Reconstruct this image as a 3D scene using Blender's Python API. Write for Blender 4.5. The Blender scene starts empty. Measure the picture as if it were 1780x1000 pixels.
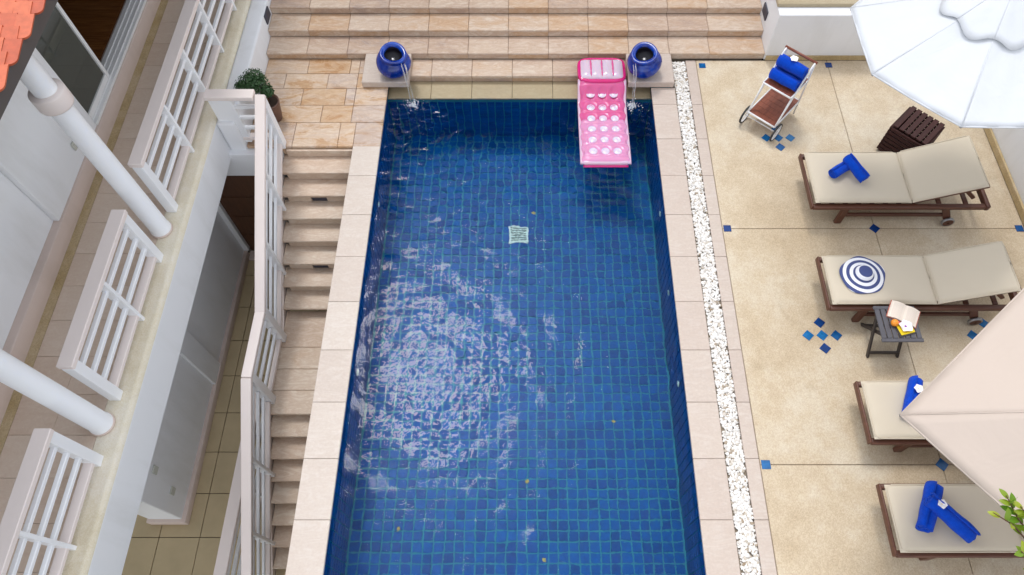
import bpy, bmesh, math, random
import numpy as np
from mathutils import Vector, Matrix, Quaternion
R = math.radians
random.seed(7); rng = np.random.default_rng(7)
S = bpy.context.scene
COL = S.collection

# ------------------------------------------------------------------ camera, sky, sun, exposure
cam_d = bpy.data.cameras.new('camera'); cam = bpy.data.objects.new('camera', cam_d); COL.objects.link(cam)
cam.location = (0, 0, 6.5); cam.rotation_euler = (R(28.832), 0, 0)
cam_d.sensor_width = 36; cam_d.lens = 1209.8/1780*36; cam_d.shift_x = -31.5/1780
cam_d.clip_start = .05; cam_d.clip_end = 500
S.camera = cam
SUN_EL, SUN_AZ = 66.7, -21.9          # azimuth from +Y towards +X
W = bpy.data.worlds.new('World'); S.world = W; W.use_nodes = True
nt = W.node_tree; nt.nodes.clear()
sky = nt.nodes.new('ShaderNodeTexSky'); sky.sky_type = 'NISHITA'; sky.sun_disc = False
sky.sun_elevation = R(SUN_EL); sky.sun_rotation = R(SUN_AZ); sky.dust_density = 1.0; sky.air_density = 1.0
hs = nt.nodes.new('ShaderNodeHueSaturation'); hs.inputs['Saturation'].default_value = .22
bg = nt.nodes.new('ShaderNodeBackground'); bg.inputs['Strength'].default_value = .15
wo = nt.nodes.new('ShaderNodeOutputWorld')
nt.links.new(sky.outputs[0], hs.inputs['Color']); nt.links.new(hs.outputs[0], bg.inputs[0]); nt.links.new(bg.outputs[0], wo.inputs[0])
sd = bpy.data.lights.new('sun', 'SUN'); sun = bpy.data.objects.new('sun', sd); COL.objects.link(sun)
sd.energy = .5; sd.angle = R(11); sd.color = (1, .97, .93)
sv = Vector((math.cos(R(SUN_EL))*math.sin(R(SUN_AZ)), math.cos(R(SUN_EL))*math.cos(R(SUN_AZ)), math.sin(R(SUN_EL))))
sun.rotation_euler = sv.to_track_quat('Z', 'Y').to_euler(); sun.location = sv*40
vs = S.view_settings; vs.view_transform = 'Standard'; vs.look = 'None'; vs.exposure = 1.3; vs.gamma = 1; vs.use_curve_mapping = False
cy = S.cycles; cy.use_denoising = True; cy.max_bounces = 10; cy.transmission_bounces = 8; cy.sample_clamp_indirect = 6
cy.caustics_refractive = True; cy.caustics_reflective = False; cy.blur_glossy = .3

# ------------------------------------------------------------------ layout constants
PX0, PX1, PYB, PYF = -1.83, 1.56, 6.39, -.54      # pool inner faces
WZ, FZ = -.105, -1.04                               # water and pool floor
LF = -2.32                                         # lower passage floor
BZ = .43                                           # balcony level
# ------------------------------------------------------------------ materials
class NT:
    def __init__(s, name):
        s.m = bpy.data.materials.new(name); s.m.use_nodes = True; s.t = s.m.node_tree
        s.b = s.t.nodes['Principled BSDF']; s.out = s.t.nodes['Material Output']
    def n(s, ty, **k):
        x = s.t.nodes.new('ShaderNode'+ty)
        for a, v in k.items(): setattr(x, a, v)
        return x
    def l(s, a, b): s.t.links.new(a, b)
    def pos(s): return s.n('NewGeometry').outputs['Position']
    def obj(s): return s.n('TexCoord').outputs['Object']
    def noise(s, scale, detail=4, rough=.55, dist=0, vec=None, stretch=None):
        x = s.n('TexNoise'); x.inputs['Scale'].default_value = scale; x.inputs['Detail'].default_value = detail
        x.inputs['Roughness'].default_value = rough; x.inputs['Distortion'].default_value = dist
        v = vec or s.pos()
        if stretch:
            mp = s.n('Mapping'); mp.inputs['Scale'].default_value = stretch; s.l(v, mp.inputs[0]); v = mp.outputs[0]
        s.l(v, x.inputs['Vector']); return x.outputs[0]
    def ramp(s, fac, stops, interp='LINEAR'):
        x = s.n('ValToRGB'); e = x.color_ramp.elements; x.color_ramp.interpolation = interp
        while len(e) < len(stops): e.new(.5)
        for q, (p, c) in zip(e, stops): q.position = p; q.color = (*c, 1) if len(c) == 3 else c
        s.l(fac, x.inputs[0]); return x.outputs[0]
    def mix(s, fac, a, b, mode='MIX'):
        x = s.n('Mix', data_type='RGBA', blend_type=mode)
        for i, v in ((0, fac), (6, a), (7, b)):
            if hasattr(v, 'links') or hasattr(v, 'is_linked'): s.l(v, x.inputs[i])
            else: x.inputs[i].default_value = v if i == 0 else ((*v, 1) if len(v) == 3 else v)
        return x.outputs[2]
    def math(s, op, a, b=0.0, c=None):
        x = s.n('Math', operation=op)
        for i, v in enumerate((a, b) if c is None else (a, b, c)):
            if hasattr(v, 'is_linked'): s.l(v, x.inputs[i])
            else: x.inputs[i].default_value = v
        return x.outputs[0]
    def bump(s, h, strength=.3, dist=.01):
        x = s.n('Bump'); x.inputs['Strength'].default_value = strength; x.inputs['Distance'].default_value = dist
        s.l(h, x.inputs['Height']); s.l(x.outputs[0], s.b.inputs['Normal'])
    def rand(s): return s.n('ObjectInfo').outputs['Random']
    def col(s, c):
        if hasattr(c, 'is_linked'): s.l(c, s.b.inputs['Base Color'])
        else: s.b.inputs['Base Color'].default_value = (*c, 1)
    def set(s, **k):
        for a, v in k.items(): s.b.inputs[a.replace('_', ' ')].default_value = v

M = {}
def plain(name, c, rough=.6, var=.12, scale=6, bump=.15, bscale=60, bdist=.004, **k):
    t = NT(name); n = t.noise(scale, 5)
    d = t.mix(n, tuple(x*(1-var) for x in c), tuple(min(1, x*(1+var)) for x in c)); t.col(d); t.set(Roughness=rough, **k)
    if bump: t.bump(t.noise(bscale, 3), bump, bdist)
    M[name] = t.m; return t
def stone(name, cols, rough=.55, vein=.35, wet=None):
    """cut sandstone: tone per slab, drifting bands and thin veins"""
    t = NT(name)
    r = t.rand()
    n1 = t.noise(2.6, 5, .6, 1.4, None, (1, 2.2, 1.5))
    fac = t.math('ADD', t.math('MULTIPLY', r, .55), t.math('MULTIPLY', n1, .75)); fac = t.math('SUBTRACT', fac, .18)
    k = len(cols); c = t.ramp(fac, [(i/(k-1), q) for i, q in enumerate(cols)])
    off = t.n('VectorMath', operation='ADD'); t.l(t.pos(), off.inputs[0]); t.l(t.math('MULTIPLY', r, 37.0), off.inputs[1])
    v = t.noise(3.0, 6, .62, 2.2, off.outputs[0], (1.0, 3.2, 2))
    vm = t.ramp(v, [(.36, (0, 0, 0)), (.5, (1, 1, 1)), (.64, (0, 0, 0))])
    dark = t.mix(1.0, c, (.80, .70, .62), 'MULTIPLY')
    c = t.mix(t.math('MULTIPLY', vm, vein), c, dark)
    fine = t.noise(40, 4, .7)
    c = t.mix(.09, c, t.ramp(fine, [(.3, (.25, .2, .16)), (.7, (.95, .9, .85))]), 'OVERLAY')
    t.set(Roughness=rough)
    if wet:
        wn = t.noise(2.0, 6, .65, .9, t.pos(), (1, 2.6, 1))
        wm = t.ramp(wn, [(wet-.04, (0, 0, 0)), (wet+.10, (1, 1, 1))])
        c = t.mix(wm, c, t.mix(1.0, c, (.90, .76, .60), 'MULTIPLY'))
        rr = t.math('MULTIPLY_ADD', wm, -.22, rough); t.l(rr, t.b.inputs['Roughness'])
    t.col(c); t.bump(t.noise(70, 4, .6), .22, .003)
    M[name] = t.m
stone('sandstone', [(.36, .30, .28), (.50, .385, .305), (.60, .50, .41), (.53, .365, .235), (.63, .55, .47)], vein=.75)
stone('sandstone_wet', [(.58, .46, .35), (.56, .39, .24), (.64, .52, .41), (.50, .41, .36), (.69, .60, .51)], rough=.42, vein=.7, wet=.52)
stone('coping_stone', [(.55, .48, .43), (.58, .51, .455), (.61, .545, .49), (.58, .52, .47)], vein=.3)
stone('coping_buff', [(.50, .425, .37), (.53, .45, .395), (.555, .48, .42), (.50, .425, .375)], vein=.3)
stone('tread_stone', [(.53, .40, .30), (.63, .51, .41), (.67, .57, .47), (.58, .43, .31)], vein=.7)
stone('shelf_stone', [(0.374, 0.315, 0.204), (0.408, 0.340, 0.221), (0.340, 0.289, 0.196)], rough=.35, vein=.35)
stone('balcony_tile', [(.60, .46, .36), (.66, .53, .43), (.69, .57, .47), (.64, .50, .40)], vein=.2)

def aggregate(name, a, b, c):
    t = NT(name)
    big = t.noise(.8, 5, .6, .3); mid = t.noise(4.5, 5, .65)
    f = t.math('ADD', t.math('MULTIPLY', big, .6), t.math('MULTIPLY', mid, .4))
    d = t.ramp(f, [(.38, a), (.5, b), (.60, c)])
    v = t.n('TexVoronoi'); v.inputs['Scale'].default_value = 110; t.l(t.pos(), v.inputs['Vector'])
    d = t.mix(.16, d, t.ramp(v.outputs['Color'], [(.2, (.2, .16, .1)), (.8, (.95, .92, .88))]), 'OVERLAY')
    st = t.noise(2.1, 6, .7, .9)
    d = t.mix(t.ramp(st, [(.58, (0, 0, 0)), (.78, (.35, .35, .35))]), d, (.30, .22, .13))
    d = t.mix(t.math('MULTIPLY', t.rand(), .5), d, t.mix(1.0, d, (.88, .85, .80), 'MULTIPLY'))
    sp = t.noise(7.5, 4, .7, .4); d = t.mix(t.ramp(sp, [(.66, (0, 0, 0)), (.80, (.5, .5, .5))]), d, (c[0]*.62, c[1]*.50, c[2]*.36))
    t.col(d); t.set(Roughness=.75); t.bump(v.outputs['Distance'], .35, .004); M[name] = t.m
aggregate('washed_aggregate', (.50, .40, .275), (.575, .475, .345), (.635, .555, .435))
aggregate('cream_aggregate', (.68, .61, .46), (.76, .70, .56), (.80, .75, .64))
aggregate('mustard_aggregate', (.42, .31, .15), (.50, .39, .22), (.58, .47, .31))
def wall_paint(name, c):
    t = NT(name); n = t.noise(.9, 5, .6); st = t.noise(3, 5, .6, 0, t.pos(), (1, 1, .25))
    d = t.mix(n, tuple(x*.95 for x in c), c); d = t.mix(t.ramp(st, [(.5, (0, 0, 0)), (.8, (.5, .5, .5))]), d, (c[0]*.74, c[1]*.73, c[2]*.69))
    t.col(d); t.set(Roughness=.6); t.bump(t.noise(30, 3), .08, .004); M[name] = t.m
wall_paint('white_wall', (.83, .84, .86))
wall_paint('pink_skirting', (.66, .54, .48))
plain('white_paint', (.86, .87, .89), .35, .03, 3, .05)
plain('pink_paint', (.80, .71, .67), .45, .04, 4, .06)
plain('dark_fascia', (.085, .075, .072), .5, .15, 3, .1)
plain('lower_tile', (.50, .40, .24), .55, .22, 3, .15)
plain('grout_dark', (.10, .08, .06), .9)
plain('grout_tan', (.36, .29, .22), .9)
plain('grout_blue', (.03, .235, .31), .7, Specular_IOR_Level=.08)
plain('soil', (.05, .03, .02), .95, .3, 20, .5)
plain('gravel_bed', (.28, .23, .17), .95, .3, 30, .4)
plain('white_metal', (.82, .82, .82), .3, .03, bump=0)
plain('rubber', (.03, .03, .03), .7, bump=0)
plain('grey_metal', (.35, .35, .36), .35, bump=0, Metallic=.8)
plain('dark_vent', (.05, .05, .07), .5)
plain('switch_plate', (.55, .56, .50), .4)
plain('terracotta_pot', (.13, .065, .045), .5, .3, 8, .3)
plain('orange_peel', (.85, .28, .02), .4, .08, 10, .3, 120)
plain('yellow_cloth', (.85, .62, .01), .7, .08)
plain('black_lacquer', (.03, .025, .03), .3)
plain('book_cover', (.45, .12, .08), .5)
plain('leaf_green', (.03, .085, .022), .45, .5, 30, 0)
plain('pool_white', (.55, .75, .72), .4)
plain('pool_dark', (.09, .17, .17), .6)
plain('petal_white', (.88, .86, .88), .5, .02, bump=0)
plain('petal_yellow', (.9, .6, .05), .5, .05, bump=0)
plain('petal_purple', (.25, .02, .3), .5, .05, bump=0)
plain('petal_pink', (.75, .08, .2), .5, .05, bump=0)
plain('dead_leaf', (.42, .36, .10), .6, .3, 40)
plain('interior_wall', (.5, .45, .4), .7)
plain('charcoal_paint', (.085, .082, .095), .45, .15, 12, .15)
plain('brown_paint', (.045, .035, .03), .5, .2, 12, .15)

def fabric(name, c, trans=0, rough=.8, wr=.2):
    t = NT(name); n = t.noise(2.2, 4, .5); d = t.mix(n, tuple(x*.95 for x in c), c); t.col(d); t.set(Roughness=rough)
    w1 = t.noise(3.5, 3, .5, .5); w2 = t.noise(260, 2)
    t.bump(t.math('ADD', w1, t.math('MULTIPLY', w2, .04)), wr, .03)
    if trans:
        tr = t.n('BsdfTranslucent'); tr.inputs[0].default_value = (*c, 1); mx = t.n('MixShader'); mx.inputs[0].default_value = trans
        t.l(t.b.outputs[0], mx.inputs[1]); t.l(tr.outputs[0], mx.inputs[2]); t.l(mx.outputs[0], t.out.inputs[0])
    M[name] = t.m
fabric('canvas_white', (.70, .72, .75), .12, .8, .5); fabric('canvas_beige', (.58, .485, .415), .12, .8, .5)
fabric('cushion', (.60, .525, .41), 0, .85, .25)
def towel():
    t = NT('towel_blue'); n = t.noise(30, 4); t.col(t.mix(n, (.0, .038, .40), (.0, .085, .68))); t.set(Roughness=.95, Sheen_Weight=.08, Specular_IOR_Level=.15)
    t.bump(t.noise(170, 3, .7), .9, .008); M['towel_blue'] = t.m
towel()
def wood(name, a, b, axis=(1, 12, 12), rough=.45):
    t = NT(name); r = t.rand(); off = t.n('VectorMath', operation='ADD'); t.l(t.obj(), off.inputs[0]); t.l(t.math('MULTIPLY', r, 19.0), off.inputs[1])
    n = t.noise(2.5, 6, .6, 1.0, off.outputs[0], axis); c = t.mix(t.ramp(n, [(.3, (0, 0, 0)), (.7, (1, 1, 1))]), a, b)
    c = t.mix(t.math('MULTIPLY', r, .35), c, a); t.col(c); t.set(Roughness=rough); t.bump(n, .2, .004); M[name] = t.m
wood('teak', (.075, .026, .015), (.15, .056, .032)); wood('trolley_wood', (.15, .038, .02), (.29, .085, .045))
wood('dark_slat', (.026, .005, .004), (.062, .012, .008), (1, 12, 12), .75); wood('door_wood', (0.060, 0.021, 0.007), (0.120, 0.045, 0.016), (12, 12, 1))
wood('floor_wood', (.09, .03, .008), (.22, .085, .025), (1, 14, 14), .25)
def glaze():
    t = NT('cobalt_glaze'); n = t.noise(4, 5, .6, 1.5, None, (1, 1, .35)); c = t.ramp(n, [(.25, (.001, .008, .09)), (.5, (.001, .026, .26)), (.75, (.003, .075, .46))])
    t.col(c); t.set(Roughness=.18, Coat_Weight=.1); t.bump(t.noise(9, 3), .12, .01); M['cobalt_glaze'] = t.m
glaze()
plain('jar_inside', (.035, .03, .045), .4, .5, 14, .3)
def inlay(name, a, b):
    t = NT(name); c = t.mix(t.rand(), a, b); t.col(t.mix(.3, c, t.ramp(t.noise(20), [(.3, (.1, .1, .1)), (.7, (.9, .9, .9))]), 'OVERLAY')); t.set(Roughness=.2); M[name] = t.m
inlay('inlay_blue', (.004, .03, .16), (.01, .16, .40))
def pool_tile():
    t = NT('pool_tile'); v = t.n('VectorMath', operation='SNAP'); sh = t.n('VectorMath', operation='SUBTRACT'); t.l(t.pos(), sh.inputs[0]); sh.inputs[1].default_value = (PX0+((PX1-PX0)-int((PX1-PX0)/.105)*.105)/2, PYF, FZ+.004-.0525); t.l(sh.outputs[0], v.inputs[0]); v.inputs[1].default_value = (.105, .105, .105)
    ofs = t.n('VectorMath', operation='ADD'); t.l(v.outputs[0], ofs.inputs[0]); ofs.inputs[1].default_value = (.01, .013, .017)
    w = t.n('TexWhiteNoise'); t.l(ofs.outputs[0], w.inputs['Vector'])
    c = t.ramp(w.outputs['Value'], [(0, (.0005, .050, .22)), (.3, (.0005, .068, .275)), (.6, (.0008, .086, .33)), (.85, (.001, .073, .30)), (1, (.004, .054, .245))])
    c = t.mix(.25, c, t.ramp(t.noise(22, 4), [(.3, (.2, .2, .2)), (.7, (.85, .85, .85))]), 'OVERLAY'); t.col(c); t.set(Roughness=.3, Specular_IOR_Level=.08); M['pool_tile'] = t.m
pool_tile()
def water():
    t = NT('pool_water'); t.set(Base_Color=(.93, .98, 1, 1), Roughness=0.0, IOR=1.18, Transmission_Weight=1.0)
    n = t.noise(26, 3, .5, .3, None, (1, 1.3, 1)); t.bump(n, .10, .02); M['pool_water'] = t.m
water()
def stream():
    t = NT('falling_water'); t.set(Base_Color=(.97, .99, 1, 1), Roughness=.05, IOR=1.33, Transmission_Weight=.75); M['falling_water'] = t.m
    t = NT('foam'); t.set(Base_Color=(.9, .94, .98, 1), Roughness=.3, Transmission_Weight=.3); M['foam'] = t.m
stream()
def glass():
    t = NT('door_glass'); t.set(Base_Color=(.75, .80, .78, 1), Roughness=.02, IOR=1.45, Transmission_Weight=.55); t.set(Base_Color=(.16, .17, .15, 1)); M['door_glass'] = t.m
glass()
def pebble():
    t = NT('pebble'); a = t.n('Attribute', attribute_name='tint'); c = t.ramp(a.outputs['Fac'], [(0, (.30, .22, .14)), (.10, (.55, .49, .41)), (.25, (.72, .69, .65)), (1, (.84, .82, .79))])
    t.col(c); t.set(Roughness=.55); M['pebble'] = t.m
pebble()
def pink(name, c, tr=.3):
    t = NT(name); t.col(c); t.set(Roughness=.12, IOR=1.4, Coat_Weight=.5, Subsurface_Weight=.3, Subsurface_Scale=.05)
    tl = t.n('BsdfTranslucent'); tl.inputs[0].default_value = (*c, 1); mx = t.n('MixShader'); mx.inputs[0].default_value = tr
    t.l(t.b.outputs[0], mx.inputs[1]); t.l(tl.outputs[0], mx.inputs[2]); t.l(mx.outputs[0], t.out.inputs[0]); M[name] = t.m
pink('vinyl_pink', (.86, .16, .40)); pink('vinyl_hot', (.80, .03, .26)); pink('vinyl_pale', (.90, .66, .80)); pink('vinyl_clear', (.80, .70, .82)); pink('vinyl_light', (.88, .38, .64)); pink('vinyl_white', (.74, .66, .78), .1)
def roof():
    t = NT('roof_tile'); c = t.mix(t.rand(), (.42, .075, .028), (.55, .125, .05)); c = t.mix(.25, c, t.ramp(t.noise(18, 5), [(.3, (.2, .2, .2)), (.7, (.8, .8, .8))]), 'OVERLAY')
    t.col(c); t.set(Roughness=.6); t.bump(t.noise(60), .15, .004); M['roof_tile'] = t.m
roof()
def hat():
    t = NT('hat_stripe'); x = t.n('SeparateXYZ'); t.l(t.obj(), x.inputs[0])
    r = t.math('SQRT', t.math('ADD', t.math('POWER', x.outputs[0], 2.0), t.math('POWER', x.outputs[1], 2.0)))
    s = t.math('ADD', r, t.math('MULTIPLY', x.outputs[2], .8))
    n = t.math('FRACT', t.math('DIVIDE', t.math('SUBTRACT', s, -.0095), .0545))
    blue, white = (.055, .075, .21), (.84, .84, .88)
    c = t.mix(t.math('GREATER_THAN', n, .5), blue, white)
    top = t.math('GREATER_THAN', x.outputs[2], .081); c = t.mix(top, c, blue)
    ri = t.n('TexWave', wave_type='RINGS', rings_direction='Z'); ri.inputs['Scale'].default_value = 120; t.l(t.obj(), ri.inputs[0])
    t.col(c); t.set(Roughness=.8); t.bump(ri.outputs['Fac'], .2, .003); M['hat_stripe'] = t.m
hat()
def page():
    t = NT('page'); x = t.n('SeparateXYZ'); t.l(t.obj(), x.inputs[0])
    l = t.math('GREATER_THAN', t.math('FRACT', t.math('MULTIPLY', x.outputs[1], 90.0)), .55)
    ins = t.math('LESS_THAN', t.math('ABSOLUTE', x.outputs[1]), .075)
    ax = t.math('ABSOLUTE', x.outputs[0]); ins2 = t.math('MULTIPLY', t.math('GREATER_THAN', ax, .018), t.math('LESS_THAN', ax, .098))
    m = t.math('MULTIPLY', t.math('MULTIPLY', l, ins), t.math('MULTIPLY', ins2, .32))
    t.col(t.mix(m, (.80, .70, .60), (.30, .25, .22))); t.set(Roughness=.8); M['page'] = t.m
page()
def young():
    t = NT('young_leaf'); c = t.mix(t.rand(), (.10, .24, .01), (.36, .42, .02)); t.col(c); t.set(Roughness=.4)
    tl = t.n('BsdfTranslucent'); t.l(c, tl.inputs[0]); mx = t.n('MixShader'); mx.inputs[0].default_value = .35
    t.l(t.b.outputs[0], mx.inputs[1]); t.l(tl.outputs[0], mx.inputs[2]); t.l(mx.outputs[0], t.out.inputs[0]); M['young_leaf'] = t.m
young()

# ------------------------------------------------------------------ mesh helpers
def link(o, parent=None):
    COL.objects.link(o)
    if parent is not None: o.parent = parent
    return o
def mesh_obj(name, me, mat, parent=None, loc=(0, 0, 0), rot=(0, 0, 0), scale=None):
    o = bpy.data.objects.new(name, me); o.location = loc; o.rotation_euler = rot
    if scale: o.scale = scale
    if mat and not me.materials: me.materials.append(M[mat])
    return link(o, parent)
def tag(o, label, cat, group=None, kind=None):
    o['label'] = label; o['category'] = cat
    if group: o['group'] = group
    if kind: o['kind'] = kind
    return o
def thing(name, label, cat, loc=(0, 0, 0), rz=0, group=None):
    o = bpy.data.objects.new(name, None); o.location = loc; o.rotation_euler = (0, 0, rz); o.empty_display_size = .1
    return tag(link(o), label, cat, group)
def structure(name, label, cat='ground'):
    o = bpy.data.objects.new(name, None); link(o); o['kind'] = 'structure'; o['label'] = label; return o
_mc = {}
def bm_done(bm, smooth=False, name='m'):
    me = bpy.data.meshes.new(name); bm.normal_update(); bm.to_mesh(me); bm.free()
    if smooth:
        for p in me.polygons: p.use_smooth = True
    return me
def box_me(sx, sy, sz, bev=0.0, seg=1, key=True, mat=None):
    k = (round(sx, 4), round(sy, 4), round(sz, 4), bev, seg, mat)
    if key and k in _mc: return _mc[k]
    bm = bmesh.new(); bmesh.ops.create_cube(bm, size=1); bmesh.ops.scale(bm, vec=(sx, sy, sz), verts=bm.verts)
    if bev: bmesh.ops.bevel(bm, geom=list(bm.edges), offset=min(bev, .45*min(sx, sy, sz)), segments=seg, affect='EDGES', profile=.5)
    me = bm_done(bm, seg > 1)
    if mat: me.materials.append(M[mat])
    if key: _mc[k] = me
    return me
def box(name, x0, x1, y0, y1, z0, z1, mat, parent=None, bev=.004, seg=1):
    return mesh_obj(name, box_me(x1-x0, y1-y0, z1-z0, bev, seg, mat=mat), mat, parent, ((x0+x1)/2, (y0+y1)/2, (z0+z1)/2))
def beam(name, p0, p1, w, h, mat, parent=None, bev=.004, seg=1):
    """board from p0 to p1, w across (level), h thick"""
    a, b = Vector(p0), Vector(p1); d = b-a; L = d.length; x = d.normalized()
    up = Vector((0, 0, 1)) if abs(x.z) < .99 else Vector((1, 0, 0))
    y = up.cross(x).normalized(); z = x.cross(y)
    m = Matrix((x, y, z)).transposed().to_4x4(); m.translation = (a+b)/2
    o = mesh_obj(name, box_me(L, w, h, bev, seg, mat=mat), mat, parent); o.matrix_local = m; return o
def tube_bm(bm, pts, rad, n=10, caps=True):
    pts = [Vector(p) for p in pts]; rings = []; ref = None
    for i, p in enumerate(pts):
        t = (pts[min(i+1, len(pts)-1)]-pts[max(i-1, 0)]).normalized()
        if ref is None: ref = Vector((0, 0, 1)) if abs(t.z) < .9 else Vector((1, 0, 0))
        u = (ref-t*ref.dot(t)).normalized(); v = t.cross(u); ref = u
        r = rad[i] if hasattr(rad, '__len__') else rad
        rings.append([bm.verts.new(p+(u*math.cos(2*math.pi*k/n)+v*math.sin(2*math.pi*k/n))*r) for k in range(n)])
    for a, b in zip(rings, rings[1:]):
        for k in range(n): bm.faces.new((a[k], a[(k+1) % n], b[(k+1) % n], b[k]))
    if caps: bm.faces.new(rings[0][::-1]); bm.faces.new(rings[-1])
def tube(name, pts, rad, mat, parent=None, n=10):
    bm = bmesh.new(); tube_bm(bm, pts, rad, n); return mesh_obj(name, bm_done(bm, True), mat, parent)
def lathe_me(prof, n=40, wob=None, caps=False):
    bm = bmesh.new(); rings = []
    for r, z in prof:
        rings.append([bm.verts.new(((r+(wob(k/n*2*math.pi, r, z) if wob else 0))*math.cos(2*math.pi*k/n), (r+(wob(k/n*2*math.pi, r, z) if wob else 0))*math.sin(2*math.pi*k/n), z)) for k in range(n)])
    for a, b in zip(rings, rings[1:]):
        for k in range(n): bm.faces.new((a[k], a[(k+1) % n], b[(k+1) % n], b[k]))
    if caps: bm.faces.new(rings[0][::-1]); bm.faces.new(rings[-1])
    return bm_done(bm, True)
def lathe(name, prof, mat, parent=None, loc=(0, 0, 0), rot=(0, 0, 0), n=40, wob=None, caps=False):
    return mesh_obj(name, lathe_me(prof, n, wob, caps), mat, parent, loc, rot)
def grid_me(nx, ny, fn, close=False):
    v = [fn(i/nx, j/ny) for j in range(ny+1) for i in range(nx+1)]
    f = [(j*(nx+1)+i, j*(nx+1)+i+1, (j+1)*(nx+1)+i+1, (j+1)*(nx+1)+i) for j in range(ny) for i in range(nx)]
    me = bpy.data.meshes.new('grid'); me.from_pydata(v, [], f); me.update()
    for p in me.polygons: p.use_smooth = True
    return me
def slabs(parent, name, xs, ys, z, th, mat, gap=.004, bev=.004, jit=.0015, stag=False):
    for j in range(len(ys)-1):
        for i in range(len(xs)-1):
            w, d = xs[i+1]-xs[i]-gap, ys[j+1]-ys[j]-gap
            if w < .02 or d < .02: continue
            o = mesh_obj(name, box_me(w, d, th, bev, mat=mat), mat, parent, ((xs[i]+xs[i+1])/2, (ys[j]+ys[j+1])/2, z-th/2+random.uniform(-jit, jit)))
def frange(a, b, s):
    o = []; x = a
    while x < b-1e-6: o.append(x); x += s
    return o+[b]

# ------------------------------------------------------------------ pool basin
basin = structure('pool_basin', 'blue mosaic tiled pool basin')
g = .03
box('floor_bed', PX0-.2, PX1+.2, PYF-.2, PYB+.25, FZ-.25, FZ-.004, 'grout_blue', basin, 0)
box('side_wall', PX0-.27, PX0-.004, PYF, PYB, FZ-.003, -.035, 'grout_blue', basin, 0)
box('side_wall', PX1+.004, PX1+.25, PYF, PYB, FZ-.003, -.035, 'grout_blue', basin, 0)
box('end_wall', PX0-.27, PX1+.25, PYB+.004, PYB+.25, FZ-.002, -.145, 'grout_blue', basin, 0)
box('end_wall', PX0-.27, PX1+.25, PYF-.2, PYF-.004, FZ-.002, -.035, 'grout_blue', basin, 0)
P = .105; T = P-.014
tile_me = box_me(T, T, .008, .002, mat='pool_tile')
nxt = int((PX1-PX0)/P); x_off = PX0+((PX1-PX0)-nxt*P)/2
rows = int((PYB-PYF)/P+.01); n_ind = 0; stuffv, stufff = [], []
def add_box(vl, fl, c, s):
    b = len(vl)
    for dz in (-.5, .5):
        for dx, dy in ((-.5, -.5), (.5, -.5), (.5, .5), (-.5, .5)): vl.append((c[0]+dx*s[0], c[1]+dy*s[1], c[2]+dz*s[2]))
    fl += [(b+4, b+5, b+6, b+7), (b, b+1, b+5, b+4), (b+1, b+2, b+6, b+5), (b+2, b+3, b+7, b+6), (b+3, b, b+4, b+7), (b+3, b+2, b+1, b)]
for j in range(rows):
    for i in range(nxt):
        c = (x_off+(i+.5)*P, PYF+(j+.5)*P, FZ)
        if 1.05 < c[1] < 2.05 and n_ind < 300:
            mesh_obj('mosaic_tile', tile_me, 'pool_tile', basin, c); n_ind += 1
        else: add_box(stuffv, stufff, c, (T, T, .008))
zn = int((-.035-FZ)/P)
for k in range(zn):
    z = FZ+.004+(k+.5)*P
    if z > -.04: break
    for j in range(rows):
        y = PYF+(j+.5)*P
        add_box(stuffv, stufff, (PX0, y, z), (.008, T, T)); add_box(stuffv, stufff, (PX1, y, z), (.008, T, T))
    for i in range(nxt):
        if z < -.16: add_box(stuffv, stufff, (x_off+(i+.5)*P, PYB, z), (T, .008, T))
me = bpy.data.meshes.new('mosaic'); me.from_pydata(stuffv, [], stufff); o = mesh_obj('mosaic_tile_field', me, 'pool_tile', basin); o['kind'] = 'stuff'
# main drain
dx, dy = -.146, 4.80
dr = box('drain_cover', dx-.125, dx+.125, dy-.125, dy+.125, FZ+.004, FZ+.02, 'pool_white', basin, .004)
for k in range(6): box('drain_slot', -.10, .10, -.095+k*.036, -.075+k*.036, .008, .0105, 'pool_dark', dr, 0)
for x, y, z, nm in ((PX1-.012, 4.77, -.40, 1), (PX1-.012, 3.70, -.40, 1), (PX1-.012, 2.62, -.40, 1), (PX0+.012, 4.9, -.40, 1), (PX0+.012, 2.75, -.40, 1)):
    lathe('water_inlet', [(.0, 0), (.018, .0), (.02, .008), (.034, .008), (.036, 0)], 'pool_white', basin, (x, y, z), (0, R(-90 if x > 0 else 90), 0), 20)
# water surface: real waves, rings spreading from both jets
NX, NY = 360, 740
X = np.linspace(PX0+.0045, PX1-.0045, NX+1); Y = np.linspace(PYF, PYB-.002, NY+1); gx, gy = np.meshgrid(X, Y)
h = np.zeros_like(gx)
for k in range(46):
    wl = rng.uniform(.10, .55); a = rng.uniform(0, 2*math.pi); ph = rng.uniform(0, 6.28)
    h += .00031*(wl/.25)**1.15*np.sin(2*math.pi/wl*(gx*math.cos(a)+gy*math.sin(a))+ph)
for sx, sy, am in ((-1.47, 6.27, .0024), (1.32, 6.25, .0027)):
    d = np.hypot(gx-sx, gy-sy)
    jig = .05*np.sin(9*np.arctan2(gy-sy, gx-sx)+3*d)
    h += am*np.exp(-d/1.1)*np.sin(2*math.pi*(d+jig)/.115)*np.clip(d/.05, 0, 1)
    h += am*.9*np.exp(-d/1.5)*np.sin(2*math.pi*(d-jig*.6)/.21+1.0)
env = .10+.9*np.exp(-(((gx+.75)/.72)**2+((gy-2.75)/.9)**2)**1.2)*(.75+.5*np.sin(gx*3.1+1.0)*np.sin(gy*2.7))
for k in range(26):
    wl = rng.uniform(.05, .11); a = rng.uniform(0, 6.28); ph = rng.uniform(0, 6.28)
    h += env*.00028*np.sin(2*math.pi/wl*(gx*math.cos(a)+gy*math.sin(a))+ph)
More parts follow.
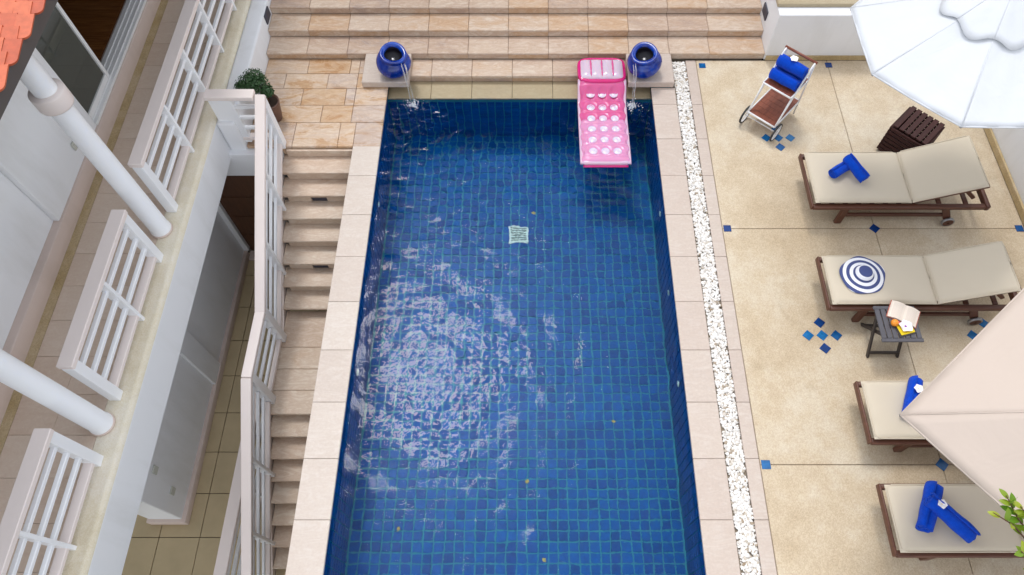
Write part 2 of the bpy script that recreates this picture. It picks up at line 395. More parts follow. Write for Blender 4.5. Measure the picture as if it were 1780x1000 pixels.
vv = np.stack([gx, gy, WZ+h], -1).reshape(-1, 3)
i0 = (np.arange(NY)[:, None]*(NX+1)+np.arange(NX)[None]).reshape(-1)
ff = np.stack([i0, i0+1, i0+NX+2, i0+NX+1], -1)
me = bpy.data.meshes.new('water'); me.from_pydata(vv.tolist(), [], ff.tolist())
for p in me.polygons: p.use_smooth = True
wat = mesh_obj('pool_water', me, 'pool_water'); wat['kind'] = 'structure'; wat['label'] = 'rippled clear water filling the blue tiled pool'

# ------------------------------------------------------------------ pool coping, gravel, patio
cop = structure('pool_coping', 'pale stone coping along both long pool edges')
JY = [1.19+.555*k for k in range(-3, 13)]
slabs(cop, 'coping_slab', [-2.13, PX0+.03], [-.6]+[y for y in JY if -.3 < y < 5.5]+[5.645], 0, .032, 'coping_stone', .003)
slabs(cop, 'coping_slab', [PX1-.03, 1.832], [-.6]+[y for y in JY if -.3 < y < 6.2]+[6.47], 0, .032, 'coping_buff', .003)
box('wall_core', -2.11, PX0-.28, -.6, 5.5, -2.4, -.034, 'sandstone', cop, 0)
bord = structure('border_paving', 'narrow stone border between white pebbles and patio')
slabs(bord, 'border_slab', [2.016, 2.149], [-.6]+[y for y in JY if -.3 < y < 6.4]+[6.95], 0, .04, 'coping_buff', .003)
chan = structure('gravel_channel', 'drain channel bed under the white pebbles')
box('bed', 1.834, 2.014, -.6, 6.95, -.2, -.028, 'gravel_bed', chan, 0)
ic = bmesh.new(); bmesh.ops.create_icosphere(ic, subdivisions=1, radius=1); ic.verts.ensure_lookup_table()
iv = np.array([v.co[:] for v in ic.verts]); ifc = np.array([[v.index for v in f.verts] for f in ic.faces]); ic.free()
ic = bmesh.new(); bmesh.ops.create_icosphere(ic, subdivisions=2, radius=1); ic.verts.ensure_lookup_table()
iv2 = np.array([v.co[:] for v in ic.verts]); if2 = np.array([[v.index for v in f.verts] for f in ic.faces]); ic.free()
N = 8200; allv = []; allf = []; tint = []
for k in range(N):
    r = rng.uniform(.007, .0175); s = r*np.array([rng.uniform(.9, 1.35), rng.uniform(.8, 1.1), rng.uniform(.55, .85)])
    a = rng.uniform(0, 6.28); ca, sa = math.cos(a), math.sin(a)
    v = iv2*s*(1+.12*np.sin(iv2[:, [1, 2, 0]]*3+k)); v = np.stack([v[:, 0]*ca-v[:, 1]*sa, v[:, 0]*sa+v[:, 1]*ca, v[:, 2]], -1)
    c = np.array([rng.uniform(1.845, 2.006), rng.uniform(-.6, 6.93), -.022+rng.uniform(0, .020)])
    allf.append(if2+len(allv)*len(iv2)); allv.append(v+c); tint += [rng.uniform(0, 1)]*len(iv2)
me = bpy.data.meshes.new('pebbles'); me.from_pydata(np.concatenate(allv).tolist(), [], np.concatenate(allf).tolist())
for p in me.polygons: p.use_smooth = True
at = me.attributes.new('tint', 'FLOAT', 'POINT'); at.data.foreach_set('value', tint)
peb = mesh_obj('white_pebbles', me, 'pebble'); peb['kind'] = 'stuff'; peb['label'] = 'strip of small white pebbles between pool coping and patio'; peb['category'] = 'pebbles'

patio = structure('patio', 'washed aggregate patio with blue tile inlays')
box('sub_base', 2.151, 7.5, -1.2, 6.95, -.3, -.012, 'grout_tan', patio, 0)
slabs(patio, 'patio_slab', [2.151, 3.851, 5.53], [-1.0, 1.687, 4.331, 6.95], 0, .05, 'washed_aggregate', .008, .003, .0003)
def inl(x, y, s, rot, z=.0045): mesh_obj('inlay_tile', box_me(s, s, .008, .0015, mat='inlay_blue'), 'inlay_blue', patio, (x, y, z-.002), (0, 0, rot))
for x, y in ((2.205, 4.331), (2.205, 1.687), (2.225, 6.85), (5.47, 4.331), (3.86, 6.86)): inl(x, y, .083, 0)
for x, y in ((3.851, 4.331), (3.851, 1.687)): inl(x, y, .088, R(45))
for cx_, cy_ in ((3.0, 5.643), (3.0, 3.016), (4.69, 3.016)):
    for a, b in ((0, 0), (1, 0), (-1, 0), (0, 1), (0, -1)): inl(cx_+a*.145, cy_+b*.145, .086, R(45))

# ------------------------------------------------------------------ landing beside the pool and wide garden steps
land = structure('landing', 'sandstone landing at the head of the side stairs')
ly = [5.509, 5.889, 6.171, 6.453, 6.713, 6.972]
for j in range(len(ly)-1):
    xs = [-3.403]+[x for x in frange(-3.403+(.28 if j % 2 else .54), PX0-.2, .545)][:-1]
    xs = [x for x in xs if x < -2.25]+[-2.13 if j < 1 else -2.2, PX0+.03]
    slabs(land, 'paving_slab', xs, [ly[j] if j or True else 0, ly[j+1]], 0, .04, 'sandstone_wet', .004)
box('base', -3.403, PX0-.28, 5.54, 6.97, -2.4, -.045, 'sandstone', land, 0)
steps = thing('garden_steps', 'wide pale sandstone steps rising behind the pool', 'steps')
SXL, SXR = -3.403, 3.03
zs = [0, .098, .205, .309, .412, .515]; Ys = [6.974+.305*k for k in range(6)]
for k in range(5):
    xs = [SXL]+frange(SXL+.52, SXR, .52)
    if SXR-xs[-2] < .2: xs.pop(-2)
    th = .028
    slabs(steps, 'tread_slab', xs, [Ys[k]-.009, Ys[k+1]+.004], zs[k+1], th, 'sandstone', .003, .006, .0008)
    for a, b in zip(xs, xs[1:]): box('riser_slab', a+.0015, b-.0015, Ys[k]+.0015, Ys[k]+.03, zs[k]+.0015, zs[k+1]-th-.001, 'sandstone', steps, .002)
    box('step_core', SXL, SXR, Ys[k]+.032, Ys[k]+.36, -.2, zs[k+1]-th-.002, 'grout_tan', steps, 0)
ter = structure('terrace', 'upper stone terrace beyond the garden steps')
slabs(ter, 'paving_slab', frange(-3.4, 5.9, 1.2), frange(Ys[5]+.02, 13, 1.2), zs[5], .04, 'sandstone', .004)
box('base', -3.4, 5.9, Ys[5]+.1, 13, -.3, zs[5]-.045, 'grout_tan', ter, 0)
# spout ledge, wet shelf and jar plinths
led = thing('pool_ledge', 'stone ledge and wet shelf at the far end of the pool', 'ledge')
lx = [-1.816]+frange(-1.27, 1.28, .52)[:-1]+[1.546]
slabs(led, 'ledge_slab', lx, [6.668, 6.972], 0, .045, 'sandstone', .003, .006)
for a, b in zip(lx, lx[1:]):
    box('face_slab', a+.0015, b-.0015, 6.69, 6.74, -.12, -.047, 'sandstone', led, .002)
    box('shelf_slab', a+.0015, b-.0015, PYB-.004, 6.688, -.138, -.108, 'shelf_stone', led, .005)
box('ledge_core', PX0-.26, PX1+.25, 6.745, 7.0, -1.1, -.048, 'grout_tan', led, 0)
for x0, x1, lb in ((-2.117, -1.53, 'left'), (1.235, 1.812, 'right')):
    t = thing('jar_plinth', 'flat stone plinth slab under the blue jar by the %s' % ('pebble strip' if x0 > 0 else 'side landing'), 'plinth', ((x0+x1)/2, 6.72, 0), 0, 'jar plinths')
    box('slab', -(x1-x0)/2, (x1-x0)/2, -.257, .25, .004, .098, 'coping_buff', t, .008)

# ------------------------------------------------------------------ side staircase
st = thing('side_staircase', 'narrow sandstone stairs going down beside the pool', 'staircase')
RX = -2.985
def tread(y, z, k):
    o = box('tread', RX-.01, -2.115, y, y+.285, z-.038, z, 'tread_stone', st, .008, 2)
    if k in (3, 6):
        box('riser', RX+.05, -2.655, y+.25, y+.28, z, z+.105, 'tread_stone', st, .003)
        box('riser', -2.465, -2.115, y+.25, y+.28, z, z+.105, 'tread_stone', st, .003)
        box('vent_slot', -2.65, -2.47, y+.262, y+.285, z+.002, z+.10, 'dark_vent', st, .002)
    else: box('riser', RX+.05, -2.115, y+.25, y+.28, z, z+.105, 'tread_stone', st, .003)
for k in range(1, 8): tread(5.224-.2304*(k-1), -.145*k, k)
yl = [2.567, 2.855, 3.12, 3.40, 3.60+.285]
for a, b in zip(yl, yl[1:]): box('landing_slab', RX-.01, -2.115, a+.002, b-.002, -1.21, -1.16, 'tread_stone', st, .005)
for k in range(1, 9): tread(2.567-.2184*k, -1.16-.145*k, k)
for (a, b) in (((5.5, -.2), (3.6, -1.36)), ((3.6, -1.36), (2.55, -1.36)), ((2.55, -1.36), (.7, -2.55))):
    beam('stringer', (RX-.045, a[0], a[1]), (RX-.045, b[0], b[1]), .05, .22, 'pink_paint', st, .006)
box('upper_riser', RX-.01, -2.13, 5.512, 5.54, -.145, -.042, 'sandstone', st, .003)

# ------------------------------------------------------------------ railings
HR = .78
def railing(label, segs, group='white railings', wide=.135, bot=.085, bar=.042):
    """segs: list of (p0, p1, post positions along 0..1, wide post set)"""
    t = thing('railing', label, 'railing', segs[0][0], 0, group); o0 = Vector(segs[0][0])
    for p0, p1, posts, widep in segs:
        a, b = Vector(p0)-o0, Vector(p1)-o0; up = Vector((0, 0, 1))
        beam('top_rail', a+up*HR, b+up*HR, wide, .055, 'pink_paint', t, .006)
        d = (b-a).normalized()
        for q in (.60, .43, .26): beam('bar', a+up*q+d*.02, b+up*q-d*.02, bar, bar, 'white_paint', t, .006)
        beam('bottom_rail', a+up*.10+d*.02, b+up*.10-d*.02, bot, .045, 'pink_paint', t, .006)
        fl = Vector((d.x, d.y, 0)).normalized()
        for s in posts:
            c = a+(b-a)*s; w = .095 if s in widep else .036
            beam('post', c+up*.002, c+up*(HR-.03), w if abs(fl.y) > .5 else .1, .1 if abs(fl.y) > .5 else w, 'white_paint', t, .004)
    return t
BX = -3.79
railing('long white balcony railing beside the sliding door', [((BX, 4.24, BZ), (BX, 8.6, BZ), [.012, .19, .373, .548, .72, .9], [.012])])
railing('short white balcony railing standing between the two columns', [((BX, 2.16, BZ), (BX, 3.72, BZ), [.03, .53, .97], [.03, .97])])
railing('white balcony railing beyond the column farthest from the sliding door', [((BX, -.9, BZ), (BX, 1.65, BZ), [.03, .38, .70, .982], [.982])])
sr = railing('white railing following the side stairs down past the pool', [
    ((RX, 5.58, 0), (RX, 3.47, -1.16), [.02, .34, .66, .985], [.02, .985]),
    ((RX, 3.47, -1.16), (RX, 2.70, -1.16), [.96], [.96]),
    ((RX, 2.70, -1.16), (RX, .55, -2.36), [.34, .66, .98], [])], wide=.11, bot=.055, bar=.034)
lr = railing('short white railing closing the landing beside the potted shrub', [((RX-.075, 5.58, 0), (-3.60, 5.58, 0), [], [])])
box('end_board', -.53, -.27, -.03, .03, .03, HR-.03, 'white_paint', lr, .006)
railing('low white railing standing on the tan passage floor', [((-3.33, 3.0, LF), (-3.33, -.4, LF), [.02, .33, .64, .95], [.02])])

# ------------------------------------------------------------------ passage below
pf = structure('passage_floor', 'tan tiled floor of the sunken passage')
box('bed', -8.0, -2.1, -1.5, 5.6, LF-.3, LF-.02, 'grout_dark', pf, 0)
tx = frange(-7.02, -2.3, .492)[:-1]; ty = frange(-1.2, 5.5, .521)
ty = [1.41+.521*k for k in range(-5, 8)]+[5.45]; tx = [-3.99+.492*k for k in range(-6, 4)]+[-2.12]
slabs(pf, 'floor_tile', tx, ty, LF, .03, 'lower_tile', .009, .002)

# ------------------------------------------------------------------ house
house = thing('white_house', 'white house with balcony, columns and orange tiled roof', 'house', (0, 0, 0))
WX = -4.80; PL = .63                       # wall plane, plinth top
bal = box('balcony_slab', -9.0, -3.86, -1.5, 10.5, -.12, BZ-.03, 'white_wall', house, 0)
def bpart(name, *a, **k):
    o = box(name, *a, **k); o.parent = bal; o.location -= bal.location; return o
# rounded balcony edge with face
bm = bmesh.new(); prof = [(-3.859, -.118), (-3.615, -.12), (-3.615, BZ-.06)]+[(-3.615-.05*(1-math.cos(q)), BZ-.06+.06*math.sin(q)) for q in np.linspace(.25, math.pi/2, 6)]+[(-3.859, BZ), ]
rg = [[bm.verts.new((x, y, z)) for x, z in prof] for y in (-1.5, 10.5)]
for k in range(len(prof)): bm.faces.new((rg[0][k], rg[1][k], rg[1][(k+1) % len(prof)], rg[0][(k+1) % len(prof)]))
bm.faces.new(rg[0]); bm.faces.new(rg[1][::-1]); bmesh.ops.recalc_face_normals(bm, faces=bm.faces)
me = bm_done(bm); me.materials.append(M['white_wall']); me.materials.append(M['cream_aggregate'])
for p in me.polygons: p.material_index = 1 if p.normal.z > .3 else 0
mesh_obj('balcony_edge', me, None, house)
ysb = frange(-1.2, 10.2, .38)
for a, b in zip(ysb, ysb[1:]):
    for x0, x1 in ((-4.66, -4.27), (-4.27, -3.862)): bpart('floor_tile', x0+.0015, x1-.0015, a+.0015, b-.0015, BZ-.028, BZ-.001, 'balcony_tile', bev=.002)
bpart('floor_strip', WX-.05, -4.662, -1.4, 10.4, BZ-.028, BZ-.001, 'mustard_aggregate', bev=0)
box('plinth', WX-.25, WX+.045, -1.5, 10.4, BZ-.027, PL, 'pink_skirting', house, .012, 2)
YE = 4.0; DY0, DY1 = 5.27, 9.2
box('wall', WX-.25, WX-.04, -1.5, YE, PL+.001, 3.2, 'white_wall', house, .004)
box('wall', WX-.25, WX+.02, YE+.001, DY0, PL+.001, 3.2, 'white_wall', house, .006)
box('wall', WX-.25, WX+.02, DY1, 10.4, PL+.001, 3.2, 'white_wall', house, .004)
box('wall', WX-.25, WX+.02, DY0+.001, DY1-.001, 2.75, 3.2, 'white_wall', house, .004)
o = box('wall_socket', WX+.021, WX+.04, 4.78, 4.87, PL+.16, PL+.25, 'switch_plate', house, .004)
# sliding door
sl = box('sliding_door', WX-.2, WX+.03, DY0+.002, DY1-.002, PL+.001, PL+.035, 'grey_door' if 'grey_door' in M else 'white_metal', house, .004)
def dpart(name, x0, x1, y0, y1, z0, z1, mat):
    o = box(name, x0, x1, y0, y1, z0, z1, mat, sl, .003); o.location -= sl.location; return o
for k, xx in enumerate((-.15, -.09, -.03)): dpart('track', WX+xx, WX+xx+.02, DY0+.01, DY1-.01, PL+.036, PL+.05, 'white_metal')
for y, x in ((DY0+.0, -.06), (DY0+.66, -.06), (DY0+.68, -.12), (DY0+.735, -.17)): dpart('frame', WX+x, WX+x+.04, y+.003, y+.05, PL+.051, 2.74, 'white_metal')
dpart('frame', WX-.06, WX-.02, DY0+.052, DY0+.658, PL+.051, PL+.12, 'white_metal')
dpart('frame', WX-.06, WX-.02, DY0+.052, DY0+.658, 2.66, 2.74, 'white_metal')
dpart('glass', WX-.047, WX-.037, DY0+.05, DY0+.66, PL+.12, 2.66, 'door_glass')
dpart('glass', WX-.107, WX-.097, DY0+.06, DY0+.68, PL+.052, 2.70, 'door_glass')
# room behind
for k, (a, b) in enumerate(zip(*(lambda q: (q, q[1:]))(frange(4.6, 10.2, .14)))):
    box('floor_board', -8.6, WX-.252, a+.001, b-.001, PL-.02, PL+.012, 'floor_wood', house, .002)
box('room_wall', -8.75, -8.62, 4.5, 10.4, PL, 3.2, 'interior_wall', house, 0)
box('room_wall', -8.6, WX-.252, 4.45, 4.58, PL, 3.2, 'interior_wall', house, 0)
box('room_wall', -8.6, WX-.252, 10.21, 10.4, PL, 3.2, 'interior_wall', house, 0)
box('room_ceiling', -8.75, WX+.3, -1.5, 10.4, 3.201, 3.3, 'interior_wall', house, 0)
# columns
CXC = -3.838
for yc in (1.937, 4.026):
    c = lathe('column', [(.105, BZ+.03), (.105, BZ+.05), (.098, BZ+.06), (.094, 2.2), (.092, 2.915)], 'white_paint', house, (CXC, yc, 0), n=40)
    lathe('collar', [(.095, 2.27), (.135, 2.275), (.14, 2.29), (.14, 2.41), (.135, 2.425), (.094, 2.43)], 'pink_paint', c, n=40)
    lathe('base_ring', [(.104, BZ+.001), (.112, BZ+.003), (.112, BZ+.028), (.104, BZ+.03)], 'pink_skirting', c, n=40)
# roof: board along the edge, scalloped clay tiles, rows across
rf = box('roof', -9.2, -3.66, -1.5, 10.4, 2.92, 3.0, 'dark_fascia', house, .004)
o = box('edge_board', -3.655, -3.60, -1.5, 10.4, 2.90, 3.025, 'dark_fascia', rf, .006); o.location -= rf.location
TW, TL, TH = .118, .235, .012
bm = bmesh.new(); top = []; n = 10; pts = [(-TW/2, TL/2), (TW/2, TL/2)]+[(TW/2*math.cos(q), -TL/2+.055-.055*math.sin(q)) for q in np.linspace(0, math.pi, n)]
vt = [bm.verts.new((x, y, TH/2+.006*(1-(2*x/TW)**2))) for x, y in pts]; vb = [bm.verts.new((x, y, -TH/2)) for x, y in pts]
bm.faces.new(vt[::-1]); bm.faces.new(vb)
for k in range(len(pts)): bm.faces.new((vt[k], vt[(k+1) % len(pts)], vb[(k+1) % len(pts)], vb[k]))
bmesh.ops.recalc_face_normals(bm, faces=bm.faces); tm = bm_done(bm); tm.materials.append(M['roof_tile'])
EXPO = .128; cnt = 0; rest = bmesh.new(); tilt = R(5.5)
for j in range(-8, 24):
    y = 3.0+j*EXPO
    for i in range(18):
        x = -3.585-TW*(i+.5+(.5 if j % 2 else 0))+.03
        if x < -5.2: continue
        loc = Vector((x+random.uniform(-.003, .003), y+random.uniform(-.003, .003), 3.045+.006*random.random()+.05*(-3.66-x)))
        rot = (tilt, R(2.9)+random.uniform(-.02, .02), R(8)+random.uniform(-.03, .03))
        if 2.7 < y < 4.6 and x > -4.4 and cnt < 290:
            o = mesh_obj('tile', tm, None, rf, loc-rf.location, rot); cnt += 1
        else:
            m = Matrix.Translation(loc-rf.location) @ __import__('mathutils').Euler(rot).to_matrix().to_4x4()
            nv = [rest.verts.new(m @ v.co) for v in tm.vertices]
            for p in tm.polygons: rest.faces.new([nv[q] for q in p.vertices])
o = mesh_obj('tile_field', bm_done(rest), 'roof_tile', rf); o['kind'] = 'stuff'
# lower storey
box('lower_wall', -4.6, -4.2, 1.60, 5.60, LF+.001, -.121, 'white_wall', house, .008)
box('pilaster', -4.205, -4.165, 3.32, 3.62, LF+.001, -.122, 'white_wall', house, .006)
box('lower_skirting', -4.62, -4.15, 1.555, 5.40, LF+.002, LF+.13, 'pink_skirting', house, .012, 2)
box('lower_wall', -9, -4.61, 1.70, 1.95, LF+.001, -.121, 'white_wall', house, .004)
box('lower_wall', -4.9, -4.19, 1.62, 2.0, -.35, -.1215, 'white_wall', house, .004)
for y, z in ((1.92, -1.35), (1.80, -1.85)): box('wall_socket', -4.199, -4.183, y, y+.09, z, z+.10, 'switch_plate', house, .003)
box('stair_wall', -3.613, -3.405, 5.5, 10.2, -2.3, BZ-.03, 'white_wall', house, .03, 3)
box('end_wall', -4.19, -3.0, 5.42, 5.62, -.45, -.05, 'white_wall', house, .003)
box('end_wall', -3.12, -2.13, 5.42, 5.53, LF, -.46, 'white_wall', house, .003)
box('door_frame', -4.199, -4.125, 5.40, 5.52, LF+.131, -.451, 'white_paint', house, .004)
dw = box('wooden_door', -4.12, -3.125, 5.45, 5.50, LF+.06, -.452, 'door_wood', house, .003)
for k in range(4): box('panel', -.46, .46, -.034, -.026, -.88+k*.45, -.88+k*.45+.40, 'door_wood', dw, .008)
tube('handle', [(.36, -.03, .03), (.36, -.075, .03), (.26, -.075, .03)], .009, 'grey_metal', dw)
box('door_step', -4.14, -3.0, 5.30, 5.449, LF+.001, LF+.055, 'pink_skirting', house, .006)
for x, y, z, rx in ((-3.405, 7.42, .25, 0),):
    tag(box('step_light', x+.0, x+.018, y-.10, y+.10, z, z+.13, 'dark_vent', None, .003), 'small dark step light on the white house wall beside the steps', 'light')
tag(box('step_light', 3.012, 3.029, 7.32, 7.52, .31, .44, 'dark_vent', None, .003), 'small dark step light on the low garden wall beside the steps', 'light')

# ------------------------------------------------------------------ garden walls
gw = thing('garden_wall', 'low white garden wall with stone cap behind the trolley', 'wall', (4.3, 7.1, 0))
box('wall', 3.03-4.3, 5.75-4.3, -.14, .6, .001, .70, 'white_wall', gw, .006)
box('cap', 3.02-4.3, 5.75-4.3, .0, 6, .702, .75, 'shelf_stone', gw, .006)
box('skirting', 3.05-4.3, 5.5-4.3, -.155, -.141, .002, .075, 'mustard_aggregate', gw, .003)
box('return_wall', 3.03-4.3, 3.2-4.3, .601, 3.2, .001, .7, 'white_wall', gw, .004)
rw = thing('boundary_wall', 'tall white boundary wall at the head end of the loungers', 'wall', (5.6, 3, 0))
box('wall', -.045, .2, -4.5, 3.95, .001, 1.9, 'white_wall', rw, .006)
box('skirting', -.075, -.046, -4.5, 3.94, .002, .09, 'mustard_aggregate', rw, .004)

# ------------------------------------------------------------------ jars and falling water
def jar(x, y, z, lean, side):
    t = thing('glazed_jar', 'cobalt blue glazed jar leaning over the pool %s' % ('on the plinth by the side landing' if x < 0 else 'on the plinth by the pink air mattress'), 'jar', (x, y, z), 0, 'pouring jars')
    t.rotation_euler = lean
    prof = [(0, .0), (.11, .0), (.13, .01), (.18, .06), (.213, .125), (.215, .17), (.195, .225), (.165, .255), (.148, .272), (.148, .285), (.16, .30), (.166, .315), (.162, .33), (.145, .334), (.115, .325), (.106, .30)]
    lathe('body', prof, 'cobalt_glaze', t, n=48, wob=lambda a, r, z: .004*math.sin(3*a+z*9))
    lathe('inside', [(.105, .305), (.11, .27), (.15, .22), (.15, .15), (0, .14)], 'jar_inside', t, n=36)
    lathe('spout_pipe', [(.0, .22), (.022, .22), (.026, .215), (.028, .14)], 'grey_metal', t, n=20)
    return t
jar(-1.725, 6.655, .119, (R(9), R(9), 0), 1); jar(1.44, 6.655, .119, (R(9), R(-8), 0), -1)
for x0, y0, z0, x1, y1, who in ((-1.545, 6.47, .39, -1.47, 6.25, 'side landing'), (1.275, 6.46, .39, 1.30, 6.23, 'pink air mattress')):
    bm = bmesh.new()
    for k in range(5):
        ox, oy = random.uniform(-.03, .03), random.uniform(-.02, .02); pts = []
        for q in np.linspace(0, 1, 12): pts.append((x0+(x1-x0)*math.sqrt(q)*.9+ox*(1-.3*q)+.004*math.sin(9*q+k), y0+(y1-y0)*math.sqrt(q)*.9+oy, z0+.0-(z0-WZ)*q**1.15))
        tube_bm(bm, pts, [random.uniform(.0015, .004)*(1+.5*math.sin(7*q+k)) for q in np.linspace(0, 1, 12)], 6)
    o = tag(mesh_obj('water_stream', bm_done(bm, True), 'falling_water'), 'thin stream of water falling from the jar by the %s' % who, 'water stream', 'falling water'); o['kind'] = 'stuff'
    fv, ff_ = [], []
    for k in range(150):
        a = rng.uniform(0, 6.28); d = abs(rng.normal(0, .055)); r = rng.uniform(.003, .013)*(1-.5*min(1, d/.12))
        c = np.array([x1-.01+d*math.cos(a)*1.2, y1+.02+d*math.sin(a), WZ+max(0, rng.normal(.012, .014))])
        ff_.append(ifc+len(fv)*len(iv)); fv.append(iv*r+c)
    me = bpy.data.meshes.new('splash'); me.from_pydata(np.concatenate(fv).tolist(), [], np.concatenate(ff_).tolist())
    for p in me.polygons: p.use_smooth = True
    o = tag(mesh_obj('splash', me, 'foam'), 'white splash of foam where the water from the jar by the %s lands' % who, 'splash', 'splashes'); o['kind'] = 'stuff'

# ------------------------------------------------------------------ pink air mattress
am = thing('air_mattress', 'pink inflatable pool mattress with its headrest on the stone ledge', 'air mattress', (.905, 5.30, 0))
AW, ALN = .575, 1.56
def amz(v):                                # centre height along the mattress
    s = min(1, max(0, (v-.62)/.16)); s = s*s*(3-2*s); return -.075+.150*s+.010*math.sin(9*v+.6)*(1-s)
def body(u, v):
    x = (u-.5)*AW; edge = max(0, 1-abs(2*u-1)**6)**.5; e2 = max(0, 1-abs(2*v/.79-1)**18)**.5
    lump = .052*edge*e2
    for cx_ in (-.145, 0, .145):
        for r_ in range(6):
            cy_ = .165+r_*.178; d = math.hypot(x-cx_, v*ALN-cy_); lump -= .026*math.exp(-(d/.058)**4)
    row = abs(math.sin(math.pi*(v*ALN-.165)/.178)); lump -= .012*(1-row)**3*0 + .010*math.exp(-((((v*ALN-.254) % .178))-.0)**2/.0003)*edge
    y = v*ALN
    return (x+.010*math.sin(y*35.3)*(1 if x > 0 else -1)*(abs(2*u-1) > .9), y, amz(v)+lump)
def vmap(fn, v0, v1): return lambda u, q: fn(u, v0+(v1-v0)*q)
def back(fn): return lambda u, q: tuple(np.array(fn(1-u, q))*np.array([1, 1, 1])-np.array([0, 0, 2*max(0, fn(1-u, q)[2]-amz_at)]))
def under(u, v): x, y, z = body(u, v); return (x, y, 2*amz(v)-z)
for nm, a, b, mt in (('foot_section', 0, .43, 'vinyl_light'), ('upper_section', .43, .785, 'vinyl_pink')):
    for k, fn in enumerate((body, under)):
        o = mesh_obj(nm if k == 0 else nm.replace('section', 'underside'), grid_me(64, 70, vmap(fn, a, b)), mt, am)
bm = bmesh.new(); pts = []
for v in np.linspace(0.0, .785, 40): pts.append((-AW/2, v*ALN, amz(v)))
tube_bm(bm, pts, .02, 8); tube_bm(bm, [(-p[0], p[1], p[2]) for p in pts], .02, 8)
mesh_obj('side_tube', bm_done(bm, True), 'vinyl_pale', am)
tube('foot_tube', [(x, .02, amz(0)) for x in np.linspace(-AW/2-.012, AW/2+.012, 12)], [.012]+[.032]*10+[.012], 'vinyl_pale', am)
tube('foot_seam', [(x, -.02, amz(0)-.02) for x in np.linspace(-AW/2+.02, AW/2-.02, 12)], .014, 'vinyl_hot', am)
for cx_ in (-.145, 0, .145):
    for r_ in range(6):
        y = .165+r_*.178; v = y/ALN
        if v > .72: continue
        o = lathe('cup_ring', [(.0, .006), (.020, .006), (.026, .003), (.036, .003), (.043, .010), (.050, .010), (.055, .0)], 'vinyl_white', am, (cx_, y, amz(v)+.026), (0, 0, 0), 20)
HY0, HY1 = .755*ALN, .995*ALN; hz = amz(1)+.028
def head(sg):
    def f(u, q):
        x = (u-.5)*AW*.96; y = HY0+.02+(HY1-HY0-.04)*q; e = max(0, 1-abs(2*u-1)**5)**.5*max(0, 1-abs(2*q-1)**4)**.5
        return (x, y, hz+sg*e*(.045+.014*abs(math.sin(math.pi*4*u))))
    return f
mesh_obj('headrest', grid_me(48, 30, head(1)), 'vinyl_clear', am); mesh_obj('headrest_underside', grid_me(48, 30, head(-1)), 'vinyl_hot', am)
rr = []; rc = .06
for k in range(48):
    a = 2*math.pi*k/48; c, s = math.cos(a), math.sin(a); p = 5
    den = (abs(c)**p+abs(s)**p)**(1/p); rr.append((AW*.49*c/den, (HY0+HY1)/2+(HY1-HY0)*.5*s/den, hz-.005))
tube('headrest_rim', rr+[rr[0], rr[1]], .026, 'vinyl_hot', am)
for k in range(3): tube('headrest_seam', [((k-1)*AW*.24, y, hz+.048+.004*math.sin(9*y)-.012*abs(2*(y-HY0)/(HY1-HY0)-1)**4) for y in np.linspace(HY0+.05, HY1-.05, 8)], [.004, .012, .009, .013, .01, .013, .01, .004], 'vinyl_pink', am, 8)

# ------------------------------------------------------------------ potted shrub
pt = thing('potted_shrub', 'small dense green shrub in a brown pot on the landing', 'potted plant', (-3.125, 5.95, 0))
lathe('pot', [(0, .004), (.075, .004), (.085, .02), (.115, .22), (.12, .27), (.128, .275), (.128, .30), (.115, .302), (.108, .27), (0, .265)], 'terracotta_pot', pt, n=32)
lathe('soil', [(0, .278), (.108, .272)], 'soil', pt, n=24)
tube('stem', [(0, 0, .26), (-.01, .02, .36), (-.05, .06, .46)], [.014, .012, .008], 'door_wood', pt)
def leafcloud(n, blobs, size, aspect=.6):
    vl, fl = [], []
    for k in range(n):
        c, rad = blobs[rng.integers(len(blobs))]; d = rng.normal(size=3); d /= np.linalg.norm(d); p = np.array(c)+d*np.array(rad)*rng.uniform(.55, 1.05)
        nrm = d+rng.normal(size=3)*.5; nrm /= np.linalg.norm(nrm); a = np.cross(nrm, rng.normal(size=3)); a /= np.linalg.norm(a); b = np.cross(nrm, a); s = size*rng.uniform(.6, 1.25)
        i = len(vl); vl += [tuple(p-a*s), tuple(p+b*s*aspect+nrm*s*.15), tuple(p+a*s), tuple(p-b*s*aspect+nrm*s*.15)]; fl += [(i, i+1, i+2), (i, i+2, i+3)]
    me = bpy.data.meshes.new('leaves'); me.from_pydata(vl, [], fl); return me
blobs = [((-.16, .05, .52), (.16, .12, .12)), ((-.06, .07, .49), (.13, .12, .11)), ((-.24, .03, .47), (.10, .09, .10)), ((.03, .02, .44), (.08, .08, .06)), ((-.11, .15, .54), (.13, .10, .10))]
mesh_obj('foliage', leafcloud(4200, blobs, .014), 'leaf_green', pt)

